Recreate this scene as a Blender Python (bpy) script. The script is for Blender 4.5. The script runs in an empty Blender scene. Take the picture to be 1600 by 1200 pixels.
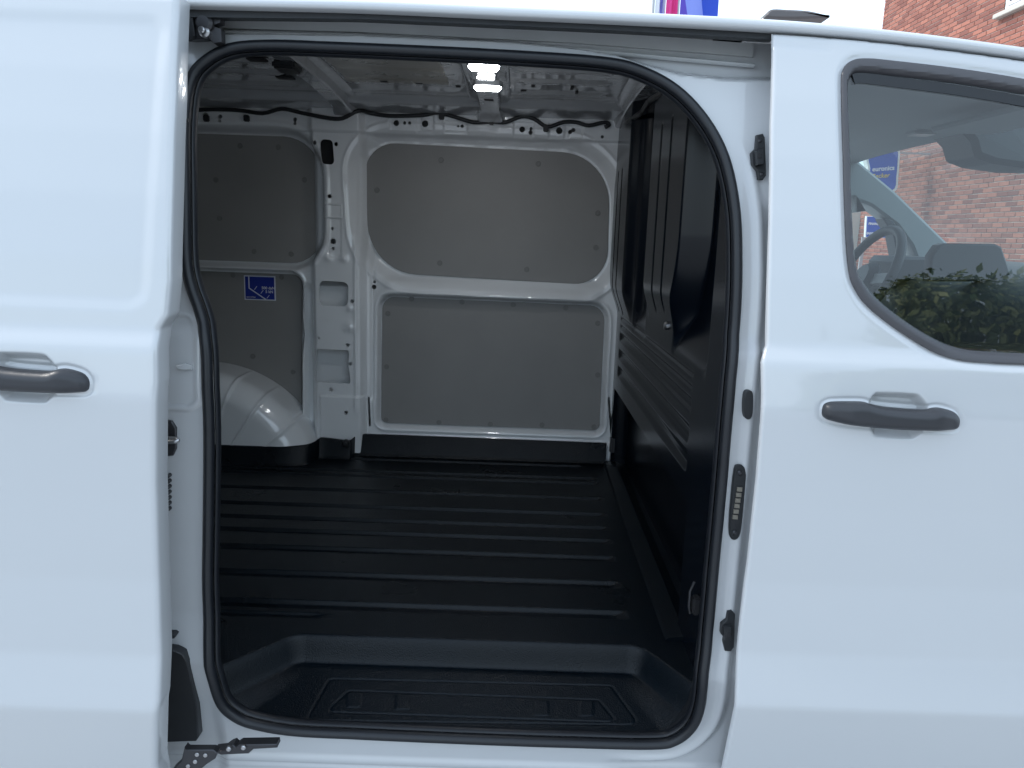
import bpy, bmesh, math, random
import numpy as np
from mathutils import Matrix, Vector

random.seed(7); rng = np.random.default_rng(7)
sc = bpy.context.scene
R = math.radians
# ------------------------------------------------------------------ camera
CAM = np.array((0.0, -1.5, 0.906)); FPX = 1210.0; PT = R(-10.9); RO = R(1.9)
cam = bpy.data.objects.new('camera', bpy.data.cameras.new('camera'))
sc.collection.objects.link(cam)
cam.data.sensor_width = 36.0; cam.data.lens = FPX / 1600 * 36
cam.data.clip_start = 0.02; cam.data.clip_end = 500
cam.matrix_world = Matrix.Translation(Vector(CAM)) @ Matrix.Rotation(math.pi/2 + PT, 4, 'X') @ Matrix.Rotation(RO, 4, 'Z')
sc.camera = cam
# ------------------------------------------------------------------ sky, sun, exposure
SUN_EL, SUN_AZ = 46, -78       # the sun stands to the van's rear, veiled by thin cloud
w = bpy.data.worlds.new('World'); sc.world = w; w.use_nodes = True
nt = w.node_tree; nt.nodes.clear()
wo = nt.nodes.new('ShaderNodeOutputWorld'); bg = nt.nodes.new('ShaderNodeBackground')
sky = nt.nodes.new('ShaderNodeTexSky'); sky.sky_type = 'NISHITA'; sky.sun_disc = False
sky.sun_elevation = R(SUN_EL); sky.sun_rotation = R(SUN_AZ); sky.air_density = 1.0; sky.dust_density = 1.5
tc = nt.nodes.new('ShaderNodeTexCoord'); nz = nt.nodes.new('ShaderNodeTexNoise')
nz.inputs['Scale'].default_value = 1.6; nz.inputs['Detail'].default_value = 5
rp = nt.nodes.new('ShaderNodeValToRGB'); rp.color_ramp.elements[0].position = .30; rp.color_ramp.elements[1].position = .62
rp.color_ramp.elements[0].color = (.40,)*3 + (1,); rp.color_ramp.elements[1].color = (.74,)*3 + (1,)
mx = nt.nodes.new('ShaderNodeMix'); mx.data_type = 'RGBA'
mx.inputs['B'].default_value = (5.8, 7.0, 8.15, 1)          # thin white cloud
bg.inputs['Strength'].default_value = 0.13
nt.links.new(tc.outputs['Generated'], nz.inputs['Vector']); nt.links.new(nz.outputs['Fac'], rp.inputs['Fac'])
nt.links.new(rp.outputs['Color'], mx.inputs['Factor']); nt.links.new(sky.outputs['Color'], mx.inputs['A'])
nt.links.new(mx.outputs['Result'], bg.inputs['Color']); nt.links.new(bg.outputs['Background'], wo.inputs['Surface'])
sun = bpy.data.objects.new('sun', bpy.data.lights.new('sun', 'SUN')); sc.collection.objects.link(sun)
sun.data.energy = 1.5; sun.data.angle = R(14); sun.data.color = (1, .96, .9)
sd = Vector((math.sin(R(SUN_AZ))*math.cos(R(SUN_EL)), math.cos(R(SUN_AZ))*math.cos(R(SUN_EL)), math.sin(R(SUN_EL))))
sun.rotation_euler = sd.to_track_quat('Z', 'Y').to_euler()
sc.view_settings.view_transform = 'Standard'; sc.view_settings.look = 'None'
sc.view_settings.exposure = 1.10; sc.view_settings.gamma = 1
sc.cycles.use_denoising = True; sc.cycles.max_bounces = 10; sc.cycles.diffuse_bounces = 6; sc.cycles.transparent_max_bounces = 12

# ------------------------------------------------------------------ measuring helpers (where a sight line meets a real surface)
def ray(px, py):
    u = (px-800)/FPX; v = (600-py)/FPX
    a = u*math.cos(RO)-v*math.sin(RO); b = u*math.sin(RO)+v*math.cos(RO)
    return np.array((a, math.cos(PT)-b*math.sin(PT), math.sin(PT)+b*math.cos(PT)))
def atY(px, py, Y):
    d = ray(px, py); p = CAM + d*(Y-CAM[1])/d[1]; return float(p[0]), float(p[2])
def atZ(px, py, Z):
    d = ray(px, py); p = CAM + d*(Z-CAM[2])/d[2]; return float(p[0]), float(p[1])
def atX(px, py, X):
    d = ray(px, py); p = CAM + d*(X-CAM[0])/d[0]; return float(p[1]), float(p[2])
# body side section: Y (outward is negative) against height
_pz = np.array([-.60,-.45,-.2,.058,.065,.16,.30,.45,.615,.625,.700,.712,.728,.738,.85,.95,1.05,1.15,1.27,1.40])
_py = np.array([-.075,-.10,-.150,-.2045,-.206,-.1865,-.1830,-.1890,-.1985,-.1985,-.1900,-.1875,-.1765,-.1745,-.162,-.147,-.1275,-.103,-.067,-.03])
_zz = np.linspace(-.60, 1.40, 2001); _yy = np.interp(_zz, _pz, _py)
_k = np.exp(-0.5*(np.arange(-15,16)/5.0)**2); _k /= _k.sum()
_yy = np.convolve(np.pad(_yy, 15, mode='edge'), _k, mode='valid')
def prof(z): return np.interp(z, _zz, _yy)
def onskin(px, py, off=0.0):
    Y = -.15
    for _ in range(12):
        x, z = atY(px, py, Y); Y = .5*Y + .5*(float(prof(z)) + off)
    return x, z
INN = 0.085        # the door frame lies this far inside the outer skin
def skins(pts, off=0.0): return [onskin(a, b, off) for a, b in pts]

# ------------------------------------------------------------------ materials
def P(name, col, rough=.5, coat=0, metal=0, bump=None, spec=.5, var=None):
    m = bpy.data.materials.new(name); m.use_nodes = True
    n = m.node_tree.nodes; b = n['Principled BSDF']; l = m.node_tree.links
    b.inputs['Base Color'].default_value = (*col, 1); b.inputs['Roughness'].default_value = rough
    b.inputs['Metallic'].default_value = metal; b.inputs['Specular IOR Level'].default_value = spec
    if coat: b.inputs['Coat Weight'].default_value = coat; b.inputs['Coat Roughness'].default_value = .04; b.inputs['Coat IOR'].default_value = 1.6
    t = n.new('ShaderNodeTexCoord')
    if bump:
        nn = n.new('ShaderNodeTexNoise'); nn.inputs['Scale'].default_value = bump[0]; nn.inputs['Detail'].default_value = 2
        bb = n.new('ShaderNodeBump'); bb.inputs['Strength'].default_value = bump[1]; bb.inputs['Distance'].default_value = bump[2]
        l.new(t.outputs['Object'], nn.inputs['Vector']); l.new(nn.outputs['Fac'], bb.inputs['Height']); l.new(bb.outputs['Normal'], b.inputs['Normal'])
    if var:                      # slight unevenness of colour and gloss
        nn = n.new('ShaderNodeTexNoise'); nn.inputs['Scale'].default_value = var[0]; nn.inputs['Detail'].default_value = 6
        l.new(t.outputs['Object'], nn.inputs['Vector'])
        mr = n.new('ShaderNodeMapRange'); mr.inputs['To Min'].default_value = 1-var[1]; mr.inputs['To Max'].default_value = 1+var[1]
        l.new(nn.outputs['Fac'], mr.inputs['Value'])
        vm = n.new('ShaderNodeVectorMath'); vm.operation = 'SCALE'; vm.inputs[0].default_value = col
        l.new(mr.outputs['Result'], vm.inputs['Scale']); l.new(vm.outputs['Vector'], b.inputs['Base Color'])
        m2 = n.new('ShaderNodeMapRange'); m2.inputs['To Min'].default_value = max(0, rough*(1-var[1])); m2.inputs['To Max'].default_value = min(1, rough*(1+var[1]))
        l.new(nn.outputs['Fac'], m2.inputs['Value']); l.new(m2.outputs['Result'], b.inputs['Roughness'])
    return m
M = {}
M['paint'] = P('white_paint', (.525,.535,.548), .25, coat=1, bump=(380,.02,.0006))
M['inner_paint'] = P('inner_white_paint', (.82,.835,.845), .28, coat=.9, bump=(120,.05,.001), var=(6,.04))
M['primer'] = P('roof_primer', (.42,.43,.445), .22, coat=1, bump=(9,.45,.014), var=(5,.12))
M['raw'] = P('raw_roof_sheet', (.40,.385,.35), .28, metal=.4, var=(9,.2))
M['track'] = P('track_grey', (.55,.56,.56), .35, metal=.2, var=(14,.08))
M['seal'] = P('rubber_seal', (.008,.0095,.013), .42, bump=(900,.15,.0008), var=(30,.2))
M['trim'] = P('black_trim', (.014,.0155,.018), .48, bump=(900,.2,.0008))
M['wtrim'] = P('window_trim', (.060,.058,.064), .42, bump=(900,.1,.0006))
M['liner'] = P('floor_liner', (.0015,.0042,.0072), .31, bump=(360,.7,.0018), var=(4,.45), spec=.26)
M['bulk'] = P('bulkhead_plastic', (.002,.004,.008), .21, bump=(700,.06,.0005), var=(5,.2), spec=.30)
M['panel'] = P('grey_board', (.265,.259,.25), .55, bump=(260,.08,.0008), var=(5,.12))
M['clip'] = P('grey_clip', (.195,.191,.185), .5)
M['handle'] = P('handle_plastic', (.028,.029,.034), .40, bump=(1200,.12,.0005))
M['steel'] = P('steel', (.45,.45,.46), .3, metal=1, var=(40,.2))
M['dsteel'] = P('dark_steel', (.06,.06,.065), .4, metal=.7)
M['contact'] = P('contact_metal', (.30,.28,.24), .35, metal=.8)
M['hole'] = P('dark_cavity', (.02,.02,.022), .8)  # solid dark colour standing for the shade inside openings
M['blue'] = P('sticker_blue', (.012,.03,.27), .4)
M['white'] = P('print_white', (.70,.72,.78), .5)
M['yellow'] = P('print_yellow', (.75,.55,.05), .5)
M['signblue'] = P('sign_blue', (.01,.07,.42), .4)
M['signrim'] = P('sign_rim', (.75,.76,.74), .5)
M['cab_dark'] = P('cab_dark', (.06,.066,.072), .55, bump=(500,.1,.001))
M['cab_grey'] = P('cab_grey', (.34,.36,.365), .55, bump=(500,.1,.001))
M['headliner'] = P('headliner', (.42,.43,.44), .9, bump=(700,.2,.001))
M['dash'] = P('dashboard_plastic', (.10,.108,.112), .6, bump=(500,.1,.001))
M['mortar'] = P('mortar', (.42,.38,.34), .9, bump=(60,.4,.004))
M['stone'] = P('stone_sill', (.50,.48,.43), .8, bump=(80,.3,.003))
M['upvc'] = P('white_frame', (.75,.75,.76), .35)
M['asphalt'] = P('paving', (.34,.35,.36), .85, bump=(90,.5,.006), var=(2,.15))
M['wood'] = P('weathered_wood', (.13,.115,.10), .75, bump=(40,.4,.004), var=(6,.3))
M['bark'] = P('bark', (.05,.04,.03), .9, bump=(40,.5,.01))
M['tyre'] = P('tyre', (.02,.02,.021), .8)
M['pole'] = P('pole_grey', (.42,.42,.43), .4, metal=.4)
M['lamp'] = P('lamp_head', (.11,.10,.10), .5)
def leafmat():
    m = P('leaf', (.05,.09,.022), .5); n = m.node_tree.nodes; l = m.node_tree.links; b = n['Principled BSDF']
    oi = n.new('ShaderNodeNewGeometry'); cr = n.new('ShaderNodeValToRGB')
    cr.color_ramp.elements[0].color = (.07,.13,.035,1); cr.color_ramp.elements[1].color = (.42,.44,.16,1)
    l.new(oi.outputs['Random Per Island'], cr.inputs['Fac']); l.new(cr.outputs['Color'], b.inputs['Base Color'])
    return m
M['leaf'] = leafmat()
def brickmat():
    m = P('brick', (.33,.12,.08), .85, bump=(90,.5,.004)); n = m.node_tree.nodes; l = m.node_tree.links; b = n['Principled BSDF']
    oi = n.new('ShaderNodeNewGeometry'); ob = n.new('ShaderNodeObjectInfo'); ad = n.new('ShaderNodeMath'); ad.operation = 'ADD'
    fr = n.new('ShaderNodeMath'); fr.operation = 'FRACT'; cr = n.new('ShaderNodeValToRGB')
    cr.color_ramp.elements[0].color = (.185,.07,.055,1); cr.color_ramp.elements[1].color = (.38,.15,.105,1)
    l.new(oi.outputs['Random Per Island'], ad.inputs[0]); l.new(ob.outputs['Random'], ad.inputs[1]); l.new(ad.outputs[0], fr.inputs[0])
    l.new(fr.outputs[0], cr.inputs['Fac']); l.new(cr.outputs['Color'], b.inputs['Base Color'])
    return m
M['brick'] = brickmat()
def glassmat(name, tint, rough=0.0, faces=1.9):
    m = bpy.data.materials.new(name); m.use_nodes = True; n = m.node_tree.nodes; l = m.node_tree.links; n.clear()
    o = n.new('ShaderNodeOutputMaterial'); tr = n.new('ShaderNodeBsdfTransparent'); g = n.new('ShaderNodeBsdfGlossy')
    f = n.new('ShaderNodeFresnel'); mxs = n.new('ShaderNodeMixShader'); ml = n.new('ShaderNodeMath'); ml.operation = 'MULTIPLY'
    ml.inputs[1].default_value = faces; ml.use_clamp = True          # both faces of the pane
    tr.inputs['Color'].default_value = (*tint, 1); g.inputs['Roughness'].default_value = rough; f.inputs['IOR'].default_value = 1.5
    l.new(f.outputs[0], ml.inputs[0]); l.new(ml.outputs[0], mxs.inputs[0]); l.new(tr.outputs[0], mxs.inputs[1]); l.new(g.outputs[0], mxs.inputs[2]); l.new(mxs.outputs[0], o.inputs['Surface'])
    return m
M['glass'] = glassmat('tinted_glass', (.68,.77,.77)); M['windscreen'] = glassmat('windscreen_glass', (.80,.86,.85), faces=.6)
def emit(name, col, s):
    m = P(name, col, .3); b = m.node_tree.nodes['Principled BSDF']
    b.inputs['Emission Color'].default_value = (*col, 1); b.inputs['Emission Strength'].default_value = s; return m
M['led'] = emit('led_lens', (.94,.97,1.0), 28.0)
def flagmat(name, cols):
    m = P(name, cols[0], .7); n = m.node_tree.nodes; l = m.node_tree.links; b = n['Principled BSDF']
    t = n.new('ShaderNodeTexCoord'); mp = n.new('ShaderNodeMapping'); mp.inputs['Rotation'].default_value = (0, R(40), 0)
    sx = n.new('ShaderNodeSeparateXYZ'); cr = n.new('ShaderNodeValToRGB'); cr.color_ramp.interpolation = 'CONSTANT'
    while len(cr.color_ramp.elements) < len(cols): cr.color_ramp.elements.new(.5)
    for i, c in enumerate(cols): cr.color_ramp.elements[i].position = i/len(cols); cr.color_ramp.elements[i].color = (*c, 1)
    l.new(t.outputs['Generated'], mp.inputs['Vector']); l.new(mp.outputs['Vector'], sx.inputs['Vector']); l.new(sx.outputs['X'], cr.inputs['Fac']); l.new(cr.outputs['Color'], b.inputs['Base Color'])
    return m
M['flag_pink'] = flagmat('flag_pink', [(.75,.05,.25), (.72,.06,.28)]); M['flag_white'] = flagmat('flag_white', [(.75,.75,.78), (.75,.75,.78), (.25,.22,.60)]); M['flag_blue'] = flagmat('flag_blue', [(.10,.06,.45), (.22,.28,.72), (.02,.07,.50)])

# ------------------------------------------------------------------ mesh helpers
def finish(name, me, mat, parent, ang=38):
    if mat: me.materials.append(M[mat])
    for p in me.polygons: p.use_smooth = True
    me.set_sharp_from_angle(angle=R(ang))
    o = bpy.data.objects.new(name, me); sc.collection.objects.link(o)
    if parent: o.parent = parent
    return o
def mesh(name, V, F, mat, parent=None, ang=38):
    me = bpy.data.meshes.new(name); me.from_pydata([tuple(map(float, v)) for v in V], [], [tuple(map(int, f)) for f in F]); me.validate(); me.update()
    return finish(name, me, mat, parent, ang)
def quads(name, V, Q, mat, parent=None, ang=38):
    me = bpy.data.meshes.new(name); n = len(Q)
    me.vertices.add(len(V)); me.vertices.foreach_set('co', np.asarray(V, np.float32).ravel())
    me.loops.add(4*n); me.loops.foreach_set('vertex_index', np.asarray(Q, np.int32).ravel())
    me.polygons.add(n); me.polygons.foreach_set('loop_start', np.arange(0, 4*n, 4, dtype=np.int32)); me.update(calc_edges=True)
    me.polygons.foreach_set('use_smooth', np.ones(n, bool)); me.set_sharp_from_angle(angle=R(ang))
    me.materials.append(M[mat]); o = bpy.data.objects.new(name, me); sc.collection.objects.link(o)
    if parent: o.parent = parent
    return o
def sheet(name, u, v, fn, mat, parent, cut=None, skirt=None, flip=False, ang=38):
    """a pressed sheet: fn maps (u,v) to xyz; cut(u,v) > 0 is kept, its border is drawn exactly; skirt = edge return"""
    U, V = np.meshgrid(u, v); nv, nu = U.shape
    I = np.arange(nu*nv).reshape(nv, nu)
    Q = np.stack([I[:-1,:-1], I[:-1,1:], I[1:,1:], I[1:,:-1]], -1).reshape(-1, 4)
    U = U.ravel().copy(); V = V.ravel().copy()
    if cut is not None:
        f = cut(U, V); Q = Q[(f[Q] > 0).any(1)]
        used = np.zeros(len(U), bool); used[Q.ravel()] = True
        s = np.where(used & (f <= 0))[0]; a, b = U[s].copy(), V[s].copy(); h = 5e-4
        for _ in range(5):
            c = cut(a, b); gx = (cut(a+h, b)-cut(a-h, b))/(2*h); gy = (cut(a, b+h)-cut(a, b-h))/(2*h)
            g2 = np.maximum(gx*gx+gy*gy, .2); a -= c*gx/g2; b -= c*gy/g2
        lim = 1.6*max(abs(u[1]-u[0]), abs(v[1]-v[0]))
        U[s] += np.clip(a-U[s], -lim, lim); V[s] += np.clip(b-V[s], -lim, lim)
    X, Y, Z = fn(U, V)
    W = np.stack([X, Y, Z], -1)
    if flip: Q = Q[:, ::-1]
    if skirt is not None:
        E = np.concatenate([Q[:, [0,1]], Q[:, [1,2]], Q[:, [2,3]], Q[:, [3,0]]])
        key = np.sort(E, 1); key = key[:,0].astype(np.int64)*len(U)+key[:,1]
        _, inv, cnt = np.unique(key, return_inverse=True, return_counts=True)
        B = E[cnt[inv] == 1]; vs = np.unique(B); mp = -np.ones(len(U), int); mp[vs] = len(W)+np.arange(len(vs))
        W = np.concatenate([W, W[vs]+np.asarray(skirt)]); Q = np.concatenate([Q, np.stack([B[:,1], B[:,0], mp[B[:,0]], mp[B[:,1]]], -1)])
    us, inv = np.unique(Q, return_inverse=True)
    return quads(name, W[us], inv.reshape(Q.shape), mat, parent, ang)
def polysdf(pts):
    p = np.asarray(pts, float)
    def f(x, y):
        d = np.full(np.shape(x), 1e9); s = np.ones(np.shape(x))
        for i in range(len(p)):
            a, b = p[i], p[i-1]; ex, ey = b-a; wx, wy = x-a[0], y-a[1]
            t = np.clip((wx*ex+wy*ey)/max(ex*ex+ey*ey, 1e-12), 0, 1)
            d = np.minimum(d, (wx-ex*t)**2+(wy-ey*t)**2)
            c1 = y >= a[1]; c2 = y < b[1]; c3 = ex*wy > ey*wx
            s = np.where((c1 & c2 & c3) | (~c1 & ~c2 & ~c3), -s, s)
        return s*np.sqrt(d)
    return f
def rpoly(pts, r, n=7):
    """polygon with rounded corners; r one number or one per corner"""
    p = [np.array(q, float) for q in pts]; k = len(p); out = []
    rr = r if hasattr(r, '__len__') else [r]*k
    for i in range(k):
        a, b, c = p[i-1], p[i], p[(i+1) % k]; d1 = a-b; d2 = c-b; l1, l2 = np.linalg.norm(d1), np.linalg.norm(d2)
        d1 /= l1; d2 /= l2; h = math.acos(max(-1, min(1, float(d1@d2))))/2
        if rr[i] <= 0 or h > 1.55: out.append(b); continue
        t = min(rr[i]/math.tan(h), .49*l1, .49*l2); rad = t*math.tan(h)
        cc = b+(d1+d2)/np.linalg.norm(d1+d2)*(rad/math.sin(h)); s = b+d1*t-cc; e = b+d2*t-cc
        a0 = math.atan2(s[1], s[0]); da = math.atan2(e[1], e[0])-a0; da = (da+math.pi) % (2*math.pi)-math.pi
        for j in range(n+1): q = a0+da*j/n; out.append(cc+rad*np.array((math.cos(q), math.sin(q))))
    return np.array(out)
def spline(pts, n=8, closed=True):
    p = np.asarray(pts, float); k = len(p); out = []
    for i in range(k if closed else k-1):
        g = (lambda j: p[j % k]) if closed else (lambda j: p[max(0, min(k-1, j))])
        a, b, c, d = g(i-1), g(i), g(i+1), g(i+2)
        for j in range(n):
            t = j/n; out.append(.5*((2*b)+(c-a)*t+(2*a-5*b+4*c-d)*t*t+(3*b-a-3*c+d)*t**3))
    if not closed: out.append(p[-1])
    return np.array(out)
def ss(x): x = np.clip(x, 0, 1); return x*x*(3-2*x)
def tube(name, pts, prf, mat, parent, closed=False, up=(0, -1, 0), scale=None):
    """sweep a section prf [(a,b)...] along pts; a runs sideways, b along up"""
    p = np.asarray(pts, float); k = len(p); up = np.asarray(up, float); prf = np.asarray(prf, float); m = len(prf); V = []
    for i in range(k):
        t = (p[(i+1) % k]-p[i-1]) if closed else (p[min(i+1, k-1)]-p[max(i-1, 0)])
        t /= np.linalg.norm(t)+1e-12; s = np.cross(t, up); s /= np.linalg.norm(s)+1e-12; b = np.cross(s, t)
        q = 1 if scale is None else scale[i]
        V += [p[i]+q*(s*a+b*c) for a, c in prf]
    F = [(i*m+j, i*m+(j+1) % m, ((i+1) % k)*m+(j+1) % m, ((i+1) % k)*m+j) for i in range(k if closed else k-1) for j in range(m)]
    if not closed: F += [tuple(range(m))[::-1], tuple((k-1)*m+j for j in range(m))]
    return mesh(name, V, F, mat, parent, 50)
def circ(r, n=10, ry=None): ry = ry or r; return [(r*math.cos(2*math.pi*i/n), ry*math.sin(2*math.pi*i/n)) for i in range(n)]
def box(name, lo, hi, mat, parent=None, bev=.003, seg=2):
    bm = bmesh.new(); bmesh.ops.create_cube(bm, size=1)
    for v in bm.verts: v.co = Vector([(lo[i]+hi[i])/2+v.co[i]*(hi[i]-lo[i]) for i in range(3)])
    if bev: bmesh.ops.bevel(bm, geom=bm.edges[:], offset=bev, segments=seg, affect='EDGES', clamp_overlap=True)
    me = bpy.data.meshes.new(name); bm.to_mesh(me); bm.free(); return finish(name, me, mat, parent, 35)
def prism(name, pts, fmap, d0, d1, mat, parent=None, bev=.002):
    """outline pts pushed from d0 (front) to d1; fmap(a,b,d) -> xyz; front edge chamfered"""
    p = np.asarray(pts, float); k = len(p); c = p.mean(0)
    nrm = np.roll(p, -1, 0)-np.roll(p, 1, 0); nrm = np.stack([nrm[:,1], -nrm[:,0]], 1); nrm /= np.linalg.norm(nrm, axis=1)[:,None]+1e-12
    ar = .5*np.sum(p[:,0]*np.roll(p[:,1], -1)-np.roll(p[:,0], -1)*p[:,1])
    if ar < 0: nrm = -nrm
    q = p-nrm*bev; s = bev if d1 > d0 else -bev
    V = [fmap(a, b, d0) for a, b in q]+[fmap(a, b, d0+s) for a, b in p]+[fmap(a, b, d1) for a, b in p]
    F = [tuple(range(k)), tuple(range(2*k, 3*k))[::-1]]
    for r_ in (0, k): F += [(r_+i, r_+k+i, r_+k+(i+1) % k, r_+(i+1) % k) for i in range(k)]
    o = mesh(name, V, F, mat, parent, 35)
    bm = bmesh.new(); bm.from_mesh(o.data); bmesh.ops.recalc_face_normals(bm, faces=bm.faces); bm.to_mesh(o.data); bm.free(); return o
XZ = lambda a, b, d: (a, d, b)
def disc(name, c, r, h, axis, mat, parent, n=16):
    pts = [(r*math.cos(2*math.pi*i/n), r*math.sin(2*math.pi*i/n)) for i in range(n)]
    fm = {'y': lambda a, b, d: (c[0]+a, c[1]+d, c[2]+b), 'x': lambda a, b, d: (c[0]+d, c[1]+a, c[2]+b), 'z': lambda a, b, d: (c[0]+a, c[1]+b, c[2]+d)}[axis]
    return prism(name, pts, fm, h, 0, mat, parent, min(abs(h)*.4, r*.3))
def text(name, s, loc, size, mat, parent, rot=(math.pi/2, 0, 0), ext=.0006, bold=0, shear=0):
    cu = bpy.data.curves.new(name, 'FONT'); cu.body = s; cu.size = size; cu.extrude = ext; cu.offset = bold; cu.shear = shear; cu.resolution_u = 3
    t = bpy.data.objects.new(name, cu); sc.collection.objects.link(t)
    me = bpy.data.meshes.new_from_object(t.evaluated_get(bpy.context.evaluated_depsgraph_get())); bpy.data.objects.remove(t)
    me.materials.clear(); me.materials.append(M[mat]); me.name = name
    o = bpy.data.objects.new(name, me); sc.collection.objects.link(o); o.location = loc; o.rotation_euler = rot; o.parent = parent
    return o
def thing(name, label, cat, group=None, loc=(0, 0, 0)):
    o = bpy.data.objects.new(name, None); o.empty_display_size = .1; sc.collection.objects.link(o); o.location = loc
    return tag(o, label, cat, group)
def tag(o, label=None, cat=None, group=None, kind=None):
    for k, v in (('label', label), ('category', cat), ('group', group), ('kind', kind)):
        if v: o[k] = v
    return o

GZ = -.57        # the ground
gr = mesh('ground', [(-250,-250,GZ),(250,-250,GZ),(250,250,GZ),(-250,250,GZ)], [(0,1,2,3)], 'asphalt'); tag(gr, kind='structure')

# ================================================================== THE VAN
van = thing('cargo_van', 'white panel van with its sliding side door open onto an empty cargo bay', 'van', loc=(0, 0, 0))

# ---- front door skin -------------------------------------------------------
wout = skins([(1315,135),(1318,108),(1332,94),(1356,91),(1400,95),(1500,107),(1600,123),(1740,150),(1800,300),(1800,575),(1600,570),(1540,567),(1500,563),(1465,553),(1430,534),(1390,507),(1356,479),(1338,455),(1327,425),(1321,350),(1317,220)])
win = skins([(1329,140),(1332,122),(1341,114),(1362,114),(1400,118),(1500,130),(1600,146),(1730,172),(1780,300),(1780,557),(1600,552),(1540,549),(1508,545),(1478,536),(1442,517),(1404,491),(1372,464),(1353,440),(1342,412),(1336,340),(1332,220)])
wout = spline(wout, 4); win = spline(win, 4)
fwo, fwi = polysdf(wout), polysdf(win)
# roof edge line: where the door tops end
re_px = [(293,10),(560,16),(800,27),(960,34),(1100,41),(1208,47),(1300,54),(1400,64),(1500,76),(1600,90)]
re_w = np.array(skins(re_px)); 
_ex = np.concatenate([[-2.6], re_w[:,0], [1.0, 1.2, 1.45, 1.7]]); 
_ez = np.concatenate([[re_w[0,1]+.002], re_w[:,1], [re_w[-1,1]-.015, re_w[-1,1]-.06, re_w[-1,1]-.16, re_w[-1,1]-.33]])
_xs = np.linspace(-2.6, 1.7, 400); _zs = np.interp(_xs, _ex, _ez); _kk = np.ones(15)/15; _zs = np.convolve(np.pad(_zs, 7, mode='edge'), _kk, mode='valid')
def roofz(x): return np.interp(x, _xs, _zs)
_fe = np.array(sorted(skins([(1208,47),(1204,200),(1199,450),(1197,540),(1190,566),(1191,620),(1182,750),(1168,880),(1156,975),(1149,1100),(1129,1200)]), key=lambda q: q[1]))
def fdx(z): return np.interp(z, _fe[:,1], _fe[:,0])
def cups(cx, cz):        # finger cup behind a pull handle, in x,z about the handle's middle
    q = np.array(skins([(1354,646),(1358,623),(1366,613),(1375,611),(1427,613),(1441,619),(1453,636),(1456,655),(1446,673),(1433,684),(1420,688),(1373,685),(1363,680),(1357,665)]))-np.array(onskin(1391, 649))
    return polysdf(spline(q, 3)+np.array((cx, cz)))
hx0, hz0 = onskin(1391, 649)
def edge_round(s, r): return r*(1-np.sqrt(np.clip(1-np.clip(1-s/r, 0, 1)**2, 0, 1)))
def handle_outline(cx, cz, mir):
    q = np.array(skins([(1284,645),(1286,634),(1292,629),(1305,627),(1345,627),(1360,631),(1387,636),(1440,640),(1456,637),(1469,637),(1489,643),(1497,652),(1497,662),(1492,669),(1480,671),(1433,670),(1387,668),(1333,663),(1298,657),(1287,652)]))-np.array(onskin(1391, 649))
    return spline(q+np.array((cx, cz)), 4)
fc = cups(hx0, hz0); fh = polysdf(handle_outline(hx0, hz0, 1))
def door_fn(X, Z, cup, ho, off):
    Y = prof(Z)+off
    Y = Y+.020*ss(-cup(X, Z)/.015)
    return Y+.0022*ss((.006-np.abs(ho(X, Z)-.004))/.006)
def fd(X, Z):
    s = np.minimum(X-fdx(Z), roofz(X)-.004-Z)
    Y = door_fn(X, Z, fc, fh, 0)+edge_round(s, .007)
    Y = Y+.004*ss((.012-fwo(X, Z))/.012)
    Y = Y+.0022*ss((Z-(roofz(X)-.032))/.006)*ss((.115-(X-fdx(Z)))/.03)
    return X, Y, Z
def steps(a, b, st, spans):      # grid lines, denser inside the given spans
    out = [a]
    while out[-1] < b: out.append(out[-1]+next((f for lo, hi, f in spans if lo <= out[-1] < hi), st))
    return np.array(out)
hu = hx0-float(fdx(hz0))
front_door = sheet('front_door', steps(0, .88, .005, [(0, .012, .0012), (hu-.125, hu+.125, .0018)]), steps(-.42, 1.29, .0045, [(hz0-.055, hz0+.055, .0016), (.695, .74, .003)]),
    lambda U, Z: fd(fdx(Z)+U, Z), 'paint', van, cut=lambda U, Z: np.minimum(fwo(fdx(Z)+U, Z)+.006, roofz(fdx(Z)+U)-.004-Z), skirt=(.030, .078, 0))
front_door['label'] = 'white front door with black framed window and black pull handle'
def wt(X, Z):
    a = -fwo(X, Z); b = fwi(X, Z); t = np.clip(a/(a+np.maximum(b, 1e-5)+1e-6), 0, 1)
    return X, prof(Z)-.0025*np.sin(np.pi*np.clip(t, 0, 1))**.6+.012*ss((t-.55)/.45), Z
sheet('window_seal', np.arange(.50, 1.12, .0035), np.arange(.64, 1.26, .0035), wt, 'wtrim', front_door, cut=lambda X, Z: np.minimum(-fwo(X, Z), fwi(X, Z)), skirt=(0, .018, 0))
sheet('window_glass', np.arange(.50, 1.12, .01), np.arange(.66, 1.26, .01), lambda X, Z: (X, prof(Z)+.010, Z), 'glass', front_door, cut=lambda X, Z: -fwi(X, Z)+.004)
gb = skins([(1336,122),(1350,120),(1400,126),(1500,139),(1600,156),(1730,183)])
tube('glass_run', [(x, float(prof(z))+.012, z) for x, z in spline(gb, 4, False)], [(-.008,.004),(.009,.006),(.009,-.006),(-.008,-.006)], 'seal', front_door)
def pull_handle(parent, cx, cz, off, mir):
    ol = handle_outline(cx, cz, mir); f = polysdf(ol)
    def fn(X, Z):
        d = np.clip(-f(X, Z), 0, 1); t = np.clip(d/.014, 0, 1); u = (X-cx)*mir
        out = .010+.016*np.sqrt(1-(1-t)**2)-.010*ss((np.abs(u)-.070)/.045)
        return X, float(prof(cz))+off-out, Z
    return sheet('door_handle', np.arange(cx-.125, cx+.125, .002), np.arange(cz-.035, cz+.035, .0015), fn, 'handle', parent, cut=lambda X, Z: -f(X, Z), skirt=(0, .012, 0))
pull_handle(front_door, hx0, hz0, 0, 1)

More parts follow.
